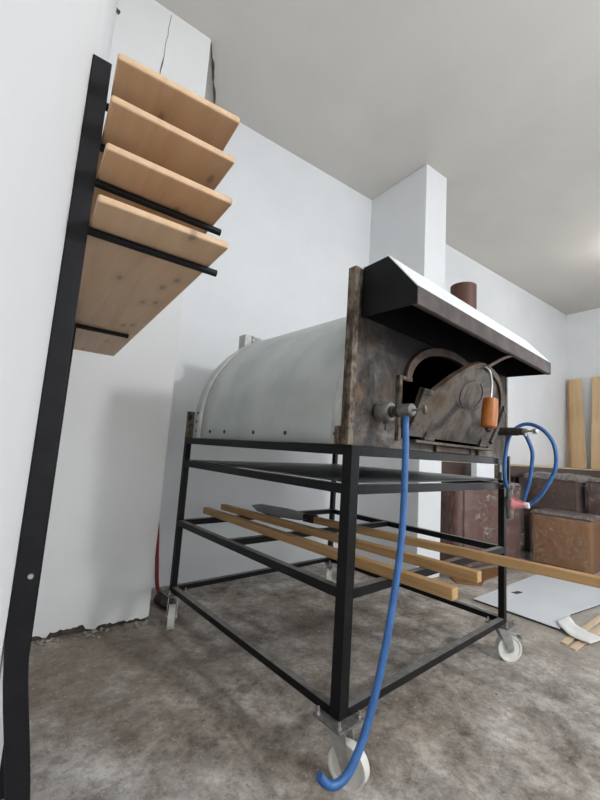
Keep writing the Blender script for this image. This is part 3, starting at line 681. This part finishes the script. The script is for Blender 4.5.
for p, q, lab in (((1.665,.058),(2.40,.10),'pale flat stick under the paper strip, the one nearer the white sheet'), ((1.640,.006),(2.42,.045),'pale flat stick under the paper strip, the one farther from the white sheet')):
    p, q = Vector((*p,0)), Vector((*q,0)); d_ = q-p; bm = B((0,d_.length,-.016,.016,0,.008)); o = link('wooden_stick', bm, 'stick', bevel=.001)
    o.location = (p.x,p.y,.0005); o.rotation_euler.z = math.atan2(d_.y,d_.x); tag(o, lab, 'stick')

# corner behind the left wheel: hanging red cord and a dark lump standing in for shadow
bm = bmesh.new(); tube(bm, smooth_path([(-.128,1.735,.56),(-.122,1.70,.53),(-.112,1.60,.46),(-.10,1.56,.24),(-.085,1.55,.09),(-.06,1.53,.02)],8), .012, 8)
tag(link('red_cord', bm, 'redrope', smooth=True), 'dark red cord hanging in the recess behind the left wheel', 'cord')
bm = bmesh.new(); bmesh.ops.create_icosphere(bm, subdivisions=3, radius=.08)
for v in bm.verts:
    v.co.x *= .7; v.co.y *= .9; v.co.z *= .5; v.co *= 1+.55*noise.noise(v.co*18); v.co.z = max(v.co.z+.03, .001)
o = link('shadow_lump', bm, 'dark_cast', smooth=True); o.location = (-.06,1.45,0); tag(o, 'dark lump standing in for the shadow between the pier and the left wheel', 'lump')

# ------------------------------------------------------------------ light
def globe(label, loc, drop, strength, mname, col):
    lamp = thing('ceiling_lamp', label, 'lamp', (loc[0],loc[1],ZC))
    bm = bmesh.new(); tube(bm, [(0,0,0),(0,0,-drop+.10)], .006, 10); lathe(bm, [(0,.05),(.02,.05)], (0,0,-.02), (0,0,1), 20); lathe(bm, [(0,.03),(.05,.035)], (0,0,-drop+.09), (0,0,1), 16); link('stem', bm, 'zinc', lamp, smooth=True)
    bm = bmesh.new(); bmesh.ops.create_uvsphere(bm, u_segments=24, v_segments=16, radius=.10, matrix=Matrix.Translation((0,0,-drop)))
    M[mname] = mat_emit(mname, col, strength); link('globe', bm, mname, lamp, smooth=True)
globe('white globe lamp hanging from the ceiling at the far right, beyond the ottomans', (4.45,.2), .40, 45, 'far_globe_glass', (1,.99,.97))
globe('bright white globe lamp hanging behind the photographer', (1.0,-2.7), 1.20, 700, 'near_globe_glass', (.965,.985,1.0))
def area(name, loc, rot, sx, sy, power, col):
    l = bpy.data.lights.new(name, 'AREA'); l.shape = 'RECTANGLE'; l.size = sx; l.size_y = sy; l.energy = power; l.color = col
    o = bpy.data.objects.new(name, l); COL.objects.link(o); o.location = loc; o.rotation_euler = rot; return o
area('daylight_through_shopfront', (2.9,YF-.12,1.5), (math.radians(90),0,0), 4.8, 2.5, 95, (.90,.955,1.0))
area('daylight_through_side_door', (XR+.12,-1.6,1.15), (math.radians(90),0,math.radians(90)), 1.3, 2.2, 60, (.93,.97,1.0))
wd = bpy.data.worlds.new('World'); S.world = wd; wd.use_nodes = True
wd.node_tree.nodes['Background'].inputs[0].default_value = (.75,.85,1,1); wd.node_tree.nodes['Background'].inputs[1].default_value = .6

# ------------------------------------------------------------------ camera
cd = bpy.data.cameras.new('camera'); cam = bpy.data.objects.new('camera', cd); COL.objects.link(cam)
cd.sensor_fit = 'HORIZONTAL'; cd.sensor_width = 36; cd.lens = 387.948/600*36; cd.clip_start = .005; cd.clip_end = 60
pit, rol, yaw = .1275, .0657, .8583+RZ
F = Vector((math.cos(yaw),math.sin(yaw),0)); Rt = Vector((math.sin(yaw),-math.cos(yaw),0)); Up = Vector((0,0,1))
fw = F*math.cos(pit)+Up*math.sin(pit); up = -F*math.sin(pit)+Up*math.cos(pit)
r_ = Rt*math.cos(rol)+up*math.sin(rol); u_ = -Rt*math.sin(rol)+up*math.cos(rol)
mw = Matrix((r_, u_, -fw)).transposed().to_4x4(); mw.translation = (-.84814,-.91229,.947); cam.matrix_world = mw
S.camera = cam
S.view_settings.view_transform = 'Standard'; S.view_settings.look = 'None'; S.view_settings.gamma = 1; S.view_settings.use_curve_mapping = False
S.view_settings.exposure = -.5
S.cycles.max_bounces = 10; S.cycles.transparent_max_bounces = 12; S.cycles.use_denoising = True
